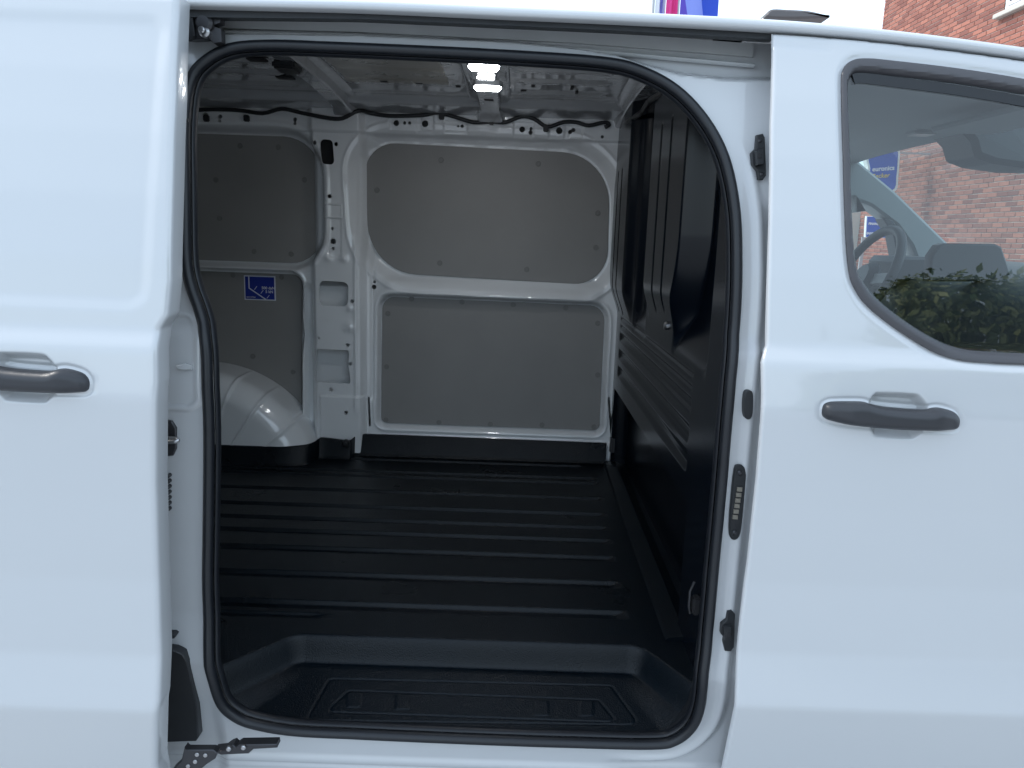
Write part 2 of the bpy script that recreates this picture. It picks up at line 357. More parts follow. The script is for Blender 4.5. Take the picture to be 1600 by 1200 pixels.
# ---- sliding door, slid back outside the body ------------------------------
SO = -.075
_se = np.array(sorted(skins([(278,5),(274,150),(269,300),(266,440),(261,494),(249,514),(245,600),(243,760),(247,900),(250,1000),(248,1100),(244,1200)], SO), key=lambda q: q[1]))
def sdx(z): return np.interp(z, _se[:,1], _se[:,0])
hx1, hz1 = onskin(26, 589, SO)
sc_cup = cups(hx1, hz1)
sh_ol = polysdf(handle_outline(hx1, hz1, -1))
p_ur = skins([(-900,-20),(246,18),(268,40),(252,240),(240,440),(234,474),(205,489),(-900,440)], SO)
f_inset = polysdf(rpoly(p_ur, [0,.03,.03,0,.02,.03,.03,0], 4))
def sd(X, Z):
    s = np.minimum(sdx(Z)-X, roofz(X)-.002-Z)
    Y = door_fn(X, Z, sc_cup, sh_ol, SO)
    Y = Y+.0038*ss(-f_inset(X, Z)/.024)
    return X, Y+edge_round(np.maximum(s, 0), .011), Z
hu = float(sdx(hz1))-hx1
sliding_door = sheet('sliding_door', steps(0, 1.22, .006, [(0, .014, .0014), (.014, .06, .003), (hu-.125, hu+.125, .0018)]), steps(-.42, 1.30, .0045, [(hz1-.055, hz1+.055, .0016), (.695, .74, .003)]),
    lambda U, Z: sd(sdx(Z)-U, Z), 'paint', van, cut=lambda U, Z: roofz(sdx(Z)-U)-.002-Z, skirt=(-.003, .042, 0), flip=True)
sliding_door['label'] = 'white sliding side door pushed back along the body'
pull_handle(sliding_door, hx1, hz1, SO, -1)
# inner panel of the sliding door (its thickness)
sheet('inner_panel', np.arange(-1.74, -.53, .04), np.arange(-.40, 1.26, .03), lambda X, Z: (X, prof(Z)+SO+.044, Z), 'inner_paint', sliding_door, cut=lambda X, Z: sdx(Z)-.008-X)

# ---- frame round the door opening -----------------------------------------
op_px = [(300,128),(322,98),(360,78),(420,72),(520,75),(640,80),(800,88),(940,98),(1000,112),(1055,142),(1100,190),(1130,247),(1146,320),(1150,400),(1147,500),(1138,620),(1126,760),(1113,900),(1104,1000),(1098,1055),(1093,1100),(1081,1131),(1055,1153),(1016,1160),(880,1157),(760,1153),(640,1148),(555,1144),(460,1139),(397,1128),(367,1115),(347,1095),(335,1060),(328,1008),(326,900),(328,760),(328,650),(324,545),(315,488),(301,448),(293,405),(291,300),(291,190)]
op = spline(skins(op_px, INN), 5); fop = polysdf(op)
rc_px = [(150,50),(330,58),(560,61),(700,67),(800,72),(900,82),(960,92),(1010,108),(1060,121),(1130,129),(1260,131)]
rc = np.array(skins(rc_px, INN+.02)); 
bead = polysdf(rpoly(skins([(200,486),(298,490),(310,520),(311,628),(296,638),(200,636)], INN), .02))
def fr(X, Z):
    Y = prof(Z)+INN
    e = fop(X, Z)
    Y = Y+.012*ss((e-.045)/.020)*ss((X-.2)/.1)*ss((1.02-Z)/.10)          # shallow groove before the front door
    Y = Y-.006*ss((e-.028)/.014)*ss((.056-e)/.014)*ss((X-.2)/.1)*ss((1.10-Z)/.1)
    Y = Y+.030*ss((Z-np.interp(X, rc[:,0], rc[:,1]))/.013)               # recess that carries the upper track
    Y = Y-.004*ss((.008-np.abs(bead(X, Z)))/.006)*(X < -.3)
    Y = Y-.006*ss((-.160-Z)/.014)+.003*ss((.006-np.abs(Z+.186))/.005)-.006*ss((-.200-Z)/.014)      # stepped sill
    Y = Y+.012*ss((-.56-X)/.03)*ss((.05-Z)/.2)
    return X, Y, Z
frame = sheet('door_frame', np.arange(-.85, .53, .0033), np.arange(-.50, 1.275, .003), fr, 'paint', van, cut=lambda X, Z: np.minimum(fop(X, Z), roofz(X)+.01-Z), skirt=(0, .018, 0))
oy = lambda z, o: float(prof(z))+INN+o
# rubber seal: bulb and inner lip
tube('door_seal', [(x, oy(z, -.006), z) for x, z in op], [(.0098*math.cos(a), .012*math.sin(a)) for a in np.linspace(0, 2*math.pi, 14, endpoint=False)], 'seal', van, closed=True)
cen = op.mean(0); 
nr = np.roll(op, -1, 0)-np.roll(op, 1, 0); nr = np.stack([nr[:,1], -nr[:,0]], 1); nr /= np.linalg.norm(nr, axis=1)[:,None]
sg = -1 if fop(op[3:4,0]+nr[3,0]*.005, op[3:4,1]+nr[3,1]*.005)[0] > 0 else 1
lip = op+sg*nr*.0105
tube('seal_lip', [(x, oy(z, .012), z) for x, z in lip], circ(.0042, 8, .010), 'seal', van, closed=True)
# upper track: lip, bright edge, dark slot under the roof edge
xs = np.linspace(-1.9, .4385, 90)
def along(f): return [(x, float(prof(roofz(x)))+f[0], roofz(x)+f[1]) for x in xs]
xt = np.linspace(-1.9, .428, 90)
def px_line(pts, off): q = np.array(skins(pts, off)); return lambda x: np.interp(x, q[:,0], q[:,1])
lz = px_line([(150,46),(560,57),(900,78),(1180,103)], INN+.02)
tube('track_lip', [(x, float(prof(lz(x)))+INN+.018, lz(x)) for x in xt], circ(.0042, 8, .009), 'track', van)
dz0 = px_line([(150,20),(560,24),(960,42),(1205,56)], .03)
tube('track_slot', [(x, float(prof(dz0(x)))+.030, dz0(x)+.001) for x in xs], [(-.010,.008),(.009,.010),(.009,-.014),(-.010,-.030)], 'trim', van)
gz = px_line([(150,32),(560,43),(900,60),(1180,82)], INN+.02)
tube('sliding_track', [(x, float(prof(gz(x)))+INN+.028, gz(x)+.002) for x in xt], [(-.014,.004),(.010,.010),(.010,-.004),(-.014,-.004)], 'track', van)

# ---- roof ------------------------------------------------------------------
sec = [(.020,-.0125),(.002,-.0118),(-.003,-.009),(-.0035,-.003),(-.001,.002),(.006,.0058),(.02,.010),(.06,.0205),(.15,.044),(.35,.090),(.55,.124),(.80,.148),(1.25,.135),(1.50,.09),(1.66,.04),(1.725,-.06)]
rx = np.linspace(-2.4, 1.262, 110); V = []; 
for x in rx:
    z0 = roofz(x)+.0125; y0 = float(prof(roofz(x)))
    V += [(x, y0+a if a < .7 else a+.02, z0+b) for a, b in sec]
m_ = len(sec); F = [(i*m_+j, (i+1)*m_+j, (i+1)*m_+j+1, i*m_+j+1) for i in range(len(rx)-1) for j in range(m_-1)]
mesh('roof', V, F, 'paint', van, 60)

# ---- far cargo wall --------------------------------------------------------
WY = 1.60
def wp(pts, Y=1.63): return [atY(a, b, Y) for a, b in pts]
oUR = rpoly(wp([(566,221),(954,241),(949,447),(578,425)]), [.12,.20,.13,.20], 10)
oLR = rpoly(wp([(598,463),(945,478),(936,672),(596,660)]), [.05,.06,.025,.025], 6)
oUL = rpoly(wp([(60,200),(500,214),(503,413),(60,398)]), [.05,.15,.13,.05], 8)
oLL = rpoly(wp([(60,415),(469,430),(468,700),(60,690)]), [.03,.04,.02,.02], 5)
sUR, sLR, sUL, sLL = map(polysdf, (oUR, oLR, oUL, oLL))
def xz(px, py, Y=1.60): return atY(px, py, Y)
pl0 = xz(499, 420)[0]; pl1 = xz(562, 420)[0]
holes = [rpoly(wp([(499,438),(545,441),(544,479),(498,477)], 1.57), .022, 4), rpoly(wp([(495,545),(546,547),(545,570),(549,600),(492,596),(495,568)], 1.57), [.01,.01,.03,.012,.012,.03], 3),
         rpoly(wp([(500,217),(520,219),(523,258),(503,256)], 1.57), .015, 4)]
slots = [((951,620),(956,690)), ((576,620),(578,666))]
small = [(517,307,5),(521,357,4),(522,377,7),(522,388,4),(583,449,6),(584,441,4),(500,527,3.5),(545,538,5),(549,567,5),(519,607,5.5),(543,642,5),(552,470,5),(619,192,7),(664,193,8),(716,197,3),(722,197,4),(816,202,7),(830,201,4),(829,207,5),(874,204,8),(891,206,5),(896,203,5),(941,214,4),(632,192,4),(461,187,5),(383,182,5),(344,182,5),(322,181,7),(344,189,4),(461,193,4),(494,224,5),(527,226,5),(640,192,4)]
sm_w = [(*atY(a, b, 1.585), r/FPX*3.1*.62) for a, b, r in small]
def wall_depth(X, Z):
    Y = np.full(np.shape(X), WY)
    a, b, c, d = sUR(X, Z), sLR(X, Z), sUL(X, Z), sLL(X, Z)
    Y = Y+.050*ss((.058-a)/.052)-.004*np.exp(-((a-.070)/.007)**2)
    Y = Y+.030*ss((.018-b)/.016)-.005*np.exp(-((b-.024)/.006)**2)
    Y = Y+.060*ss((.034-c)/.030)-.004*np.exp(-((c-.042)/.007)**2)
    Y = Y+.070*ss((.022-d)/.018)-.004*np.exp(-((d-.028)/.006)**2)
    # B pillar stands proud, deeper return on its rear side
    bot = ss((Z-.10)/.04)
    Y = Y-.035*ss((X-(pl0-.035))/.030)*ss((pl1+.030-X)/.026)
    Y = Y+.030*ss((X-(pl0-.075))/.02)*ss((pl0-.025-X)/.02)*(d > .01)*ss((.70-Z)/.05)
    Y = Y-.005*np.exp(-((X-(pl1-.010))/.007)**2)*ss((Z-.16)/.05)*ss((1.15-Z)/.05)
    Y = Y+.008*np.exp(-((X-(pl1+.052))/.010)**2)*ss((1.1-Z)/.05)*ss((Z-.2)/.05)
    # belt between the boards
    zb = .685; Y = Y-.016*ss((.05-np.abs(Z-zb))/.03)*ss((X+.55)/.06)*ss((.36-X)/.06)
    # roof rail with pressed pockets
    Y = Y-.016*ss((Z-1.262)/.012)
    for (px, py, hw, hh) in ((634,192,24,9),(664,194,13,12),(712,198,18,9),(818,203,15,11),(873,205,15,10),(896,206,13,9)):
        x0, z0 = atY(px, py, 1.585); k = 3.1/FPX
        q = np.maximum(np.abs(X-x0)-hw*k, np.abs(Z-z0)-hh*k); Y = Y+.006*ss((.004-q)/.008)
    for (px, py, r, h) in ((548,510,8,-.010),(470,525,16,.02),(514,402,6,-.008),(538,403,6,-.008),(548,480,6,-.008),(836,467,10,-.004),(756,195,18,-.008),(780,196,10,.006)):
        x0, z0 = atY(px, py, 1.58); k = r*3.1/FPX
        Y = Y+h*np.exp(-(((X-x0)/k)**2+((Z-z0)/k)**2))
    for (px, py) in ((575,238),(590,223),(640,219),(668,219),(705,222),(752,224),(800,227),(846,229),(885,234)):   # weld-gun notches in the flange
        x0, z0 = atY(px, py, 1.61); Y = Y-.004*np.exp(-(((X-x0)/.022)**4+((Z-z0)/.012)**4))
    # embossed rectangle low on the pillar, foot panel seam
    xq, zq = atY(520, 330, 1.57); q = np.maximum(np.abs(X-xq)-.035, np.abs(Z-zq)-.025); 
    Y = Y-.003*ss((.004-np.abs(q))/.004)
    xq, zq = atY(523, 372, 1.57); q = np.maximum(np.abs(X-xq)-.026, np.abs(Z-zq)-.075); Y = Y+.004*ss((.003-q)/.006)
    zs_ = atY(530, 617, 1.57)[1]; Y = Y-.010*ss((zs_-Z)/.006)*ss((X-(pl0-.0))/.01)*ss((pl1+.025-X)/.01)
    Y = Y-.016*ss((.085-Z)/.02)*(X > -.58)
    return Y
fhol = [polysdf(h) for h in holes]
slw = []
for (a, b) in slots:
    p0, p1 = atY(*a, 1.60), atY(*b, 1.60); slw.append(polysdf([(p0[0]-.0045, p0[1]), (p0[0]+.0045, p0[1]), (p1[0]+.0045, p1[1]), (p1[0]-.0045, p1[1])]))
def wcut(X, Z):
    f = np.full(np.shape(X), 1.0)
    for h in fhol+slw: f = np.minimum(f, h(X, Z))
    for x, z, r in sm_w: f = np.minimum(f, np.hypot(X-x, Z-z)-r)
    return f
wall = sheet('side_wall', np.arange(-1.50, .45, .0035), np.arange(-.01, 1.352, .0035), lambda X, Z: (X, wall_depth(X, Z), Z), 'inner_paint', van, cut=wcut, skirt=(0, .010, 0))
wall['label'] = 'white pressed metal inner wall on the far side of the cargo bay'
# outer skin of the far side, seen through the pillar openings; it closes the van, bulged inward there to catch more light
sheet('outer_skin', np.arange(-2.4, .60, .02), np.arange(-.42, 1.36, .02), lambda X, Z: (X, 1.715+.03*ss((.8-Z)/.8)-.10*ss((X+.90)/.10)*ss((-.56-X)/.06)*ss((.75-Z)/.08), Z), 'inner_paint', van)
x, z = atY(511, 238, 1.60); box('slot_shade_box', (x-.026, 1.600, z-.052), (x+.034, 1.63, z+.060), 'hole', wall, .004)  # dark box added behind the pillar slot to stand for its shade
# grey boards with their clips
def board(out, Y, clips, inset=.004):
    o = prism('wall_board', out, XZ, Y-.005, Y+.002, 'panel', wall, .0015)
    for px, py in clips:
        x, z = atY(px, py, Y-.006); disc('clip', (x, Y-.0045, z), .0105, -.0035, 'y', 'clip', o, 14)
    return o
board(oUR, WY+.046, [(589,297),(689,250),(841,256),(934,333),(931,387),(823,421),(687,411)])
board(oLR, WY+.026, [(643,467),(606,490),(604,573),(603,656),(686,660),(766,663),(847,664),(928,667),(934,586),(934,505),(884,481),(802,476),(722,472)])
board(oUL, WY+.055, [(375,228),(435,230),(299,279),(337,281),(476,281),(306,340),(343,341),(397,393),(455,397)])
bLL = board(oLL, WY+.066, [(364,430),(440,433),(395,557),(458,581)])
# blue load label
sy = WY+.060
x0, z1 = atY(381, 430, sy); x1, z0 = atY(431, 470, sy)
st = prism('load_label', [(x0, z0), (x1, z0), (x1, z1), (x0, z1)], XZ, sy-.0008, sy+.001, 'white', wall, .0002)
bw = .0045; prism('label_field', [(x0+bw, z0+bw), (x1-bw, z0+bw), (x1-bw, z1-bw), (x0+bw, z1-bw)], XZ, sy-.0016, sy-.0004, 'blue', st, .0001)
W_, H_ = x1-x0, z1-z0; lp = lambda a, b: (x0+a*W_, z0+b*H_)
def bar(a, b, t, name='label_line', par=st):
    a, b = np.array(a), np.array(b); d = (b-a)/np.linalg.norm(b-a); n_ = np.array((-d[1], d[0]))*t/2
    return prism(name, [a-n_, b-n_, b+n_, a+n_], XZ, sy-.0024, sy-.001, 'white', par, .0001)
bar(lp(.16,.96), lp(.16,.48), .0045); bar(lp(.155,.49), lp(.70,.03), .0045)
for (a, b) in (((.41,.57),(.33,.43)), ((.61,.42),(.53,.28)), ((.80,.22),(.72,.09))): bar(lp(*a), lp(*b), .0022, 'label_arrow')
text('lettering', '500 daN', (lp(.56,.46)[0], sy-.0024, lp(.56,.46)[1]), .0155, 'white', st, bold=.0002)
text('lettering', '5 kN', (lp(.68,.31)[0], sy-.0024, lp(.68,.31)[1]), .0155, 'white', st, bold=.0002)
text('lettering', 'ISO 27956', (lp(.07,.09)[0], sy-.0024, lp(.07,.09)[1]), .0085, 'white', st)

# ---- wheel arch ------------------------------------------------------------
ax, az = -1.25, -.20; Rx, Rz = .515, .55
th = np.radians(np.linspace(8, 172, 420)); tt = np.linspace(0, 1, 60)
TH, TT = np.meshgrid(th, tt)
def arch(TH, TT):
    f = .15; s = np.clip((TT-.55)/.30, 0, 1)*math.pi/2
    rr = np.where(TT < .55, .30+.54*TT/.55, .84+.16*np.sin(s)); y = np.where(TT < .55, 1.40, 1.40+.10*(1-np.cos(s)))
    y = np.where(TT > .85, 1.50+(TT-.85)/.15*.20, y)
    rib = 0
    for a0, w0 in ((103, 1.0), (86, 1.3), (70, .8), (56, .8), (40, .8)): rib = rib+np.exp(-((np.degrees(TH)-a0)/w0)**2)
    y = y-.006*rib*ss((TT-.1)/.1)*ss((.95-TT)/.1); rr = rr+.010*rib*ss((TT-.6)/.2)*ss((.98-TT)/.06)
    return ax+Rx*rr*np.cos(TH), y, az+Rz*rr*np.sin(TH)
wa = sheet('wheel_arch', th, tt, arch, 'inner_paint', van); wa['label'] = 'white pressed wheel arch box'

# ---- floor liner -----------------------------------------------------------
ribs = [(1.50,.013),(1.345,.013),(1.285,.013),(1.115,.015),(.955,.016),(.832,.016),(.725,.017),(.596,.019),(.427,.020),(.260,.021)]
def ridge(X, Y):
    z = np.zeros(np.shape(X))
    for k, (y0, hw) in enumerate(ribs):
        e = .345-.05*np.clip((1.2-y0)/1.2, 0, 1)-(0 if k > 0 else .04)
        t = ss((e-X)/.035); d = (Y-y0)/hw
        z = z-.011*t*ss(ss((1.25-np.abs(d))/.62))
    t = ss((-.42-X)/.03); z = z-.006*t*ss((1.25-np.abs((Y-.205)/.012))/.55)
    return z
floor = sheet('cargo_floor', np.concatenate([np.arange(-1.50, .20, .02), np.arange(.20, .57, .006)]), np.arange(.1645, 1.66, .0018), lambda X, Y: (X, Y, ridge(X, Y)), 'liner', van)
floor['label'] = 'black ribbed plastic floor liner'
# side step well in front of the floor
c_bl, c_br = atZ(462, 990, 0), atZ(1000, 1008, 0)
well = rpoly([(-.70,-.40), (c_bl[0]-.150,-.06), (c_bl[0], c_bl[1]), (c_br[0], c_br[1]), (c_br[0]+.105,-.06), (.48,-.40)], [0,.02,.06,.06,.02,0], 8)
fwell = polysdf(well)
ins1 = polysdf(rpoly([atZ(*p, -.078) for p in ((478,1115),(515,1068),(955,1080),(1000,1125))], .012, 4))
ins2 = polysdf(rpoly([atZ(*p, -.080) for p in ((508,1107),(545,1083),(935,1097),(965,1123))], .01, 4))
pads = [polysdf(rpoly([atZ(px+a, py+b, -.080) for a, b in ((-10,8),(10,8),(10,-8),(-10,-8))], .002, 2)) for px, py in ((553,1094),(629,1097),(846,1106),(916,1107))]
def stepf(X, Y):
    s = -fwell(X, Y)
    dep = .058*ss(ss((s+.006)/.036))+.24*np.clip(.085-Y, 0, .3)*ss((s-.005)/.07)
    z = -dep+ridge(X, np.maximum(Y, .10))*(s < -.02)
    on = s > .045
    z = z+on*(-.0018*ss((.0035-np.abs(ins1(X, Y)))/.003)-.0018*ss((.0035-np.abs(ins2(X, Y)))/.003))
    for p in pads: z = z+on*.0016*ss((.002-p(X, Y))/.002)
    return X, Y, z
sheet('side_step', np.arange(-.78, .561, .0030), np.arange(-.070, .1655, .0014), stepf, 'liner', van)['label'] = 'black moulded entry step inside the door opening'
# upturned edge of the liner along the far wall
pth = [(-1.50,1.385),(-1.0,1.388),(-.87,1.392),(-.80,1.415),(-.775,1.45),(-.768,1.495),(-.755,1.51),(-.655,1.512),(-.64,1.522),(-.632,1.555),(-.615,1.568),(.395,1.568)]
pp = spline([(a, b, 0) for a, b in pth], 6, False)
tp = np.interp(pp[:,0], [-1.5,-.9,-.8,-.76,-.65,-.62,.395], [.072,.070,.074,.080,.070,.085,.080])
V = []; 
for (x, y, _), h in zip(pp, tp): V += [(x, y-.022, .000), (x, y-.010, .012), (x, y, h-.003), (x, y+.004, h), (x, y+.022, h-.002), (x, y+.03, 0)]
F = [(i*6+j, (i+1)*6+j, (i+1)*6+j+1, i*6+j+1) for i in range(len(pp)-1) for j in range(5)]
mesh('liner_edge', V, F, 'liner', van, 60)
def ring_eye(px, py, Y, r=.016):
    x, z = atY(px, py, Y); e = disc('lashing_point', (x, Y, z), r, -.012, 'y', 'trim', van); disc('bolt', (x, Y-.012, z), r*.5, -.006, 'y', 'dsteel', e); return e
ring_eye(541, 692, 1.507)
bx_, bz_ = atY(957, 694, 1.575); box('lashing_bracket', (bx_-.012, 1.55, bz_-.035), (bx_+.012, 1.585, bz_+.035), 'dsteel', van, .006)

# ---- bulkhead --------------------------------------------------------------
def rz0(y): return 1.405-np.where(y > .75, .04*np.abs((y-.75)/.85)**4, .11*np.clip((.75-y)/.75, 0, 2)**2)
BX = .412
yA0, yB0, yB1 = 1.20, .350, .92
def bulkX(Y, Z):
    up = ss((Z-.62)/.10)
    x = np.full(np.shape(Y), BX)
    top = ss((1.40-Z)/.22)
    # two broad columns, tapering out at their feet
    footA = ss((Z-.60)/.14); footB = ss((Z-.66)/.12)
    colA = ss((Y-yA0)/.06)*footA; colB = ss((Y-(yB0+.12*ss((.92-Z)/.30)))/.036)*ss((yB1-Y)/.07)*footB
    x = x-.036*colA-.026*colB
    # recess between them and the wide recess towards the door
    x = x+.030*ss((Y-.92)/.05)*ss((1.20-Y)/.05)*ss((Z-.58)/.10)
    wr = ss((Y-.12)/.05)*ss((yB0+.036+.12*ss((.92-Z)/.30)-Y)/.036)
    x = x+.048*ss((Z-.60)/.14)*ss((1.32-Z)/.10)*wr
    for yc in (1.42, 1.53): x = x+.008*ss((.012-np.abs(Y-yc))/.008)*ss((Z-.62)/.02)*ss((1.16-Z)/.02)
    for yc in (.565, .707): x = x+.008*ss((.013-np.abs(Y-yc))/.009)*ss((Z-.70+.1*(yc-.7))/.02)*ss((1.22-Z)/.02)
    # lengthwise ribs low down
    rz = ss((Y-.235)/.02)*ss((1.50-Y)/.04)
    for zc, hw in ((.535,.020),(.468,.022),(.400,.024)): x = x+.009*rz*ss((hw-np.abs(Z-zc))/.014)
    for zc in (.575,.605): x = x+.005*rz*ss((.008-np.abs(Z-zc))/.006)
    # recess under the panel for long loads
    zl = .312
    x = x+.060*ss((zl-Z)/.008)*ss((Y-.20)/.03)*ss((1.56-Y)/.03)
    return x
sheet('bulkhead', steps(-.02, 1.625, .0045, [(.30, .56, .002)]), np.arange(-.02, 1.42, .005), lambda Y, Z: (bulkX(Y, Z), Y, Z), 'bulk', van, flip=True, cut=lambda Y, Z: np.minimum(rz0(Y)+.004-Z, Y+.015-.105*ss((Z-.9)/.16)))['label'] = 'black moulded bulkhead between cargo bay and cab'
# kick strip at its foot, screws
V = []; ks = np.linspace(0, 1, 30)
for t in ks:
    y = .14+t*1.42; x0_ = .388+.012*t; V += [(x0_-.016, y, .001), (x0_-.010, y, .008), (x0_+.03, y, .014), (x0_+.06, y, .001)]
F = [(i*4+j, i*4+j+1, (i+1)*4+j+1, (i+1)*4+j) for i in range(29) for j in range(3)]+[(0,1,2,3), (116,119,118,117)]
mesh('kick_strip', V, F, 'liner', van, 30)
y_, z_ = atX(1037, 509, BX-.012); disc('screw', (BX-.001, y_, z_), .011, -.010, 'x', 'steel', van)
y_, z_ = atX(1009, 287, BX+.02); disc('screw', (BX+.03, y_, z_), .006, -.008, 'x', 'steel', van)
# trim of the door pillar between seal and bulkhead
tr = [(x, z) for x, z in op if x > .25 and -.12 < z < 1.19]
tr = sorted(tr, key=lambda q: q[1])
V = []
for x, z in tr:
    y = oy(z, 0); xb = min(x, .404); V += [(x-.004, y+.012, z), (x-.010, y+.03, z), (xb-.002, y+.06, z), (xb+.002, y+.075, z), (max(xb+.014, .40), y+.10, z), (.45, y+.115, z)]
F = [(i*6+j, (i+1)*6+j, (i+1)*6+j+1, i*6+j+1) for i in range(len(tr)-1) for j in range(5)]
mesh('pillar_trim', V, F, 'trim', van, 30)
# floor latch at the bulkhead's foot
y_, z_ = atX(1088, 945, .405); la = box('floor_latch', (.395, y_-.012, z_-.02), (.412, y_+.012, z_+.02), 'dsteel', van, .004)
tube('latch_hook', [(.392, y_-.004, z_-.018), (.388, y_-.006, z_), (.390, y_+.002, z_+.03), (.398, y_+.004, z_+.05)], circ(.003, 7), 'dsteel', la, up=(0, 1, 0))
# ---- roof inside -----------------------------------------------------------
def rin(X, Y):
    z = rz0(Y)-.022*ss((Y-1.44)/.03)
    for yc in (.93, 1.08, 1.24): z = z-.004*ss((.05-np.abs(Y-yc))/.01)*ss((X+.60)/.02)*ss((-.22-X)/.02)
    for yc, hw in ((.86,.03),(1.02,.03),(1.18,.03),(1.34,.025)): z = z-.007*ss((hw-np.abs(Y-yc))/.014)*np.maximum(ss((X+.01)/.03)*ss((.30-X)/.03), ss((X+1.20)/.03)*ss((-.78-X)/.03))
    z = z-.006*np.exp(-((Y-1.40)/.012)**2)
    return X, Y, z
inner_roof = sheet('roof_lining', np.arange(-2.35, .47, .012), np.arange(-.04, 1.64, .01), rin, 'primer', van, flip=True); inner_roof['label'] = 'bare grey underside of the roof'
# unpainted band of roof sheet
def raw(X, Y): x, y, z = rin(X, Y); return x, y, z-.004
sheet('roof_stiffener', np.arange(-.585, -.235, .01), np.arange(.50, 1.25, .01), raw, 'raw', inner_roof, skirt=(0, 0, .003))
def bow(xc, w, name='roof_bow'):
    ys = np.linspace(.12, 1.585, 60); pr = [(-w*.95,.0),(-w*.80,-.008),(-w*.52,-.010),(-w*.44,-.034),(-w*.36,-.038),(w*.36,-.038),(w*.44,-.034),(w*.52,-.010),(w*.80,-.008),(w*.95,.0)]
    V = []
    for y in ys:
        z = float(rz0(y))-.001-.012*ss((y-1.48)/.1); k = 1+.35*ss((y-1.46)/.12)
        V += [(xc+a*k, y, z+b) for a, b in pr]
    n_ = len(pr); F = [(i*n_+j, i*n_+j+1, (i+1)*n_+j+1, (i+1)*n_+j) for i in range(59) for j in range(n_-1)]
    return mesh(name, V, F, 'primer', inner_roof, 35)
bow(-.665, .068); bowL = bow(-.115, .080); bow(.40, .065); bow(-1.30, .07)
def bowslot(px, py, w, h, z=1.382):
    x, y = atZ(px, py, z); box('roof_slot', (x-w, y-h, z), (x+w, y+h, z+.006), 'hole', inner_roof, .001, 1)
for q in ((402,95,.028,.020,1.396),(446,123,.028,.022,1.394),(475,144,.020,.020,1.390),(764,157,.016,.018,1.358),(765,167,.022,.016,1.355),(716,136,.008,.012,1.396),(818,143,.010,.014,1.394),(833,136,.006,.012,1.396),(877,148,.010,.014,1.392),(894,139,.005,.022,1.394),(901,146,.005,.020,1.392),(600,128,.012,.010,1.392),(655,131,.012,.010,1.392)): bowslot(*q)
x, y = atZ(451, 104, 1.36); box('sensor_box', (x-.035, y-.05, 1.346), (x+.03, y+.04, 1.370), 'trim', inner_roof, .006)
def lamp(px, py):
    x, y = atZ(px, py, 1.352)
    hexa = [(-.042,-.008),(-.032,-.034),(.032,-.034),(.042,-.008),(.035,.030),(-.035,.030)]
    b = prism('bay_lamp', [(x+a*1.14, y+c*1.14) for a, c in hexa], lambda a, b_, d: (a, b_, d), 1.356, 1.372, 'primer', inner_roof, .002)
    prism('lens', [(x+a, y+c) for a, c in hexa], lambda a, b_, d: (a, b_, d), 1.350, 1.3565, 'led', b, .002)
lamp(756, 107); lamp(762, 139)
# wiring loom along the roof rail
lo = [(286,176),(320,171),(370,172),(410,177),(440,170),(470,176),(510,184),(535,185),(560,173),(580,177),(610,181),(660,180),(685,176),(715,184),(740,191),(770,190),(790,191),(815,182),(835,186),(855,198),(880,191),(900,191),(920,196),(945,191),(952,195),(945,199)]
tube('wiring_loom', spline([(atY(a, b, ly)[0], ly, atY(a, b, ly)[1]) for a, b, ly in ((a, b, 1.535 if 430 < a < 565 else 1.572) for a, b in lo)], 4, False), circ(.0075, 8), 'trim', van)
lo2 = [(975,198),(985,190),(1000,175),(1018,158),(1035,142),(1043,134)]
pts = []
for i, (a, b) in enumerate(lo2): yy, zz = atX(a, b, .385); pts.append((.385+.006*(-1)**i, yy, zz))
tube('wiring_loom', spline(pts, 6, False), circ(.009, 7), 'trim', van)
for (a, b) in ((322,184),(385,184),(690,181),(768,189),(853,200)):
    x, z = atY(a, b, 1.57); box('loom_clip', (x-.010, 1.562, z-.014), (x+.010, 1.582, z+.010), 'trim', van, .003)
# cantrail: rounded corner between far wall and roof
tube('roof_rail', [(x, 1.622, 1.362) for x in np.linspace(-1.5, .43, 12)], [(-.02,-.03),(.018,-.022),(.024,.012),(.005,.03),(-.03,.03)], 'inner_paint', van, up=(0, -1, 0))
# the parts that close the bay, out of sight: rear end, near side, underbody
box('rear_end', (-2.40, -.10, -.42), (-2.36, 1.70, 1.36), 'inner_paint', van, .01)
sheet('rear_quarter', np.arange(-2.4, -.58, .06), np.arange(-.45, 1.30, .05), lambda X, Z: (X, prof(Z)+INN+.025, Z), 'paint', van)
box('rear_floor', (-2.36, -.02, -.03), (-1.50, 1.66, -.004), 'liner', van, .004)
box('foot_light_stop', (-2.36, 1.62, -.10), (.60, 1.74, -.03), 'inner_paint', van, .004)  # unseen strip added under the wall cavity to stop light leaking in
box('pillar_light_stop', (.455, 1.56, -.05), (.49, 1.74, 1.34), 'inner_paint', van, .004)  # unseen box added to keep light from the cab out of the cavity
box('underbody', (-2.36, .0, -.36), (2.2, 1.62, -.22), 'trim', van, .02)
# sill below the step
def wheel(x, y, s):
    t = np.linspace(0, 2*math.pi, 40, endpoint=False)
    wl = tube('wheel', [(x+.26*math.cos(a), y, GZ+.335+.26*math.sin(a)) for a in t], [(-.075,-.10),(-.055,-.115),(.055,-.115),(.075,-.10),(.075,.10),(.055,.115),(-.055,.115),(-.075,.10)], 'tyre', van, closed=True, up=(0, 1, 0))
    disc('rim', (x, y+s*.07, GZ+.335), .20, s*.03, 'y', 'steel', wl, 28)
for x in (-1.55, 1.75):
    wheel(x, .05, -1); wheel(x, 1.50, 1)

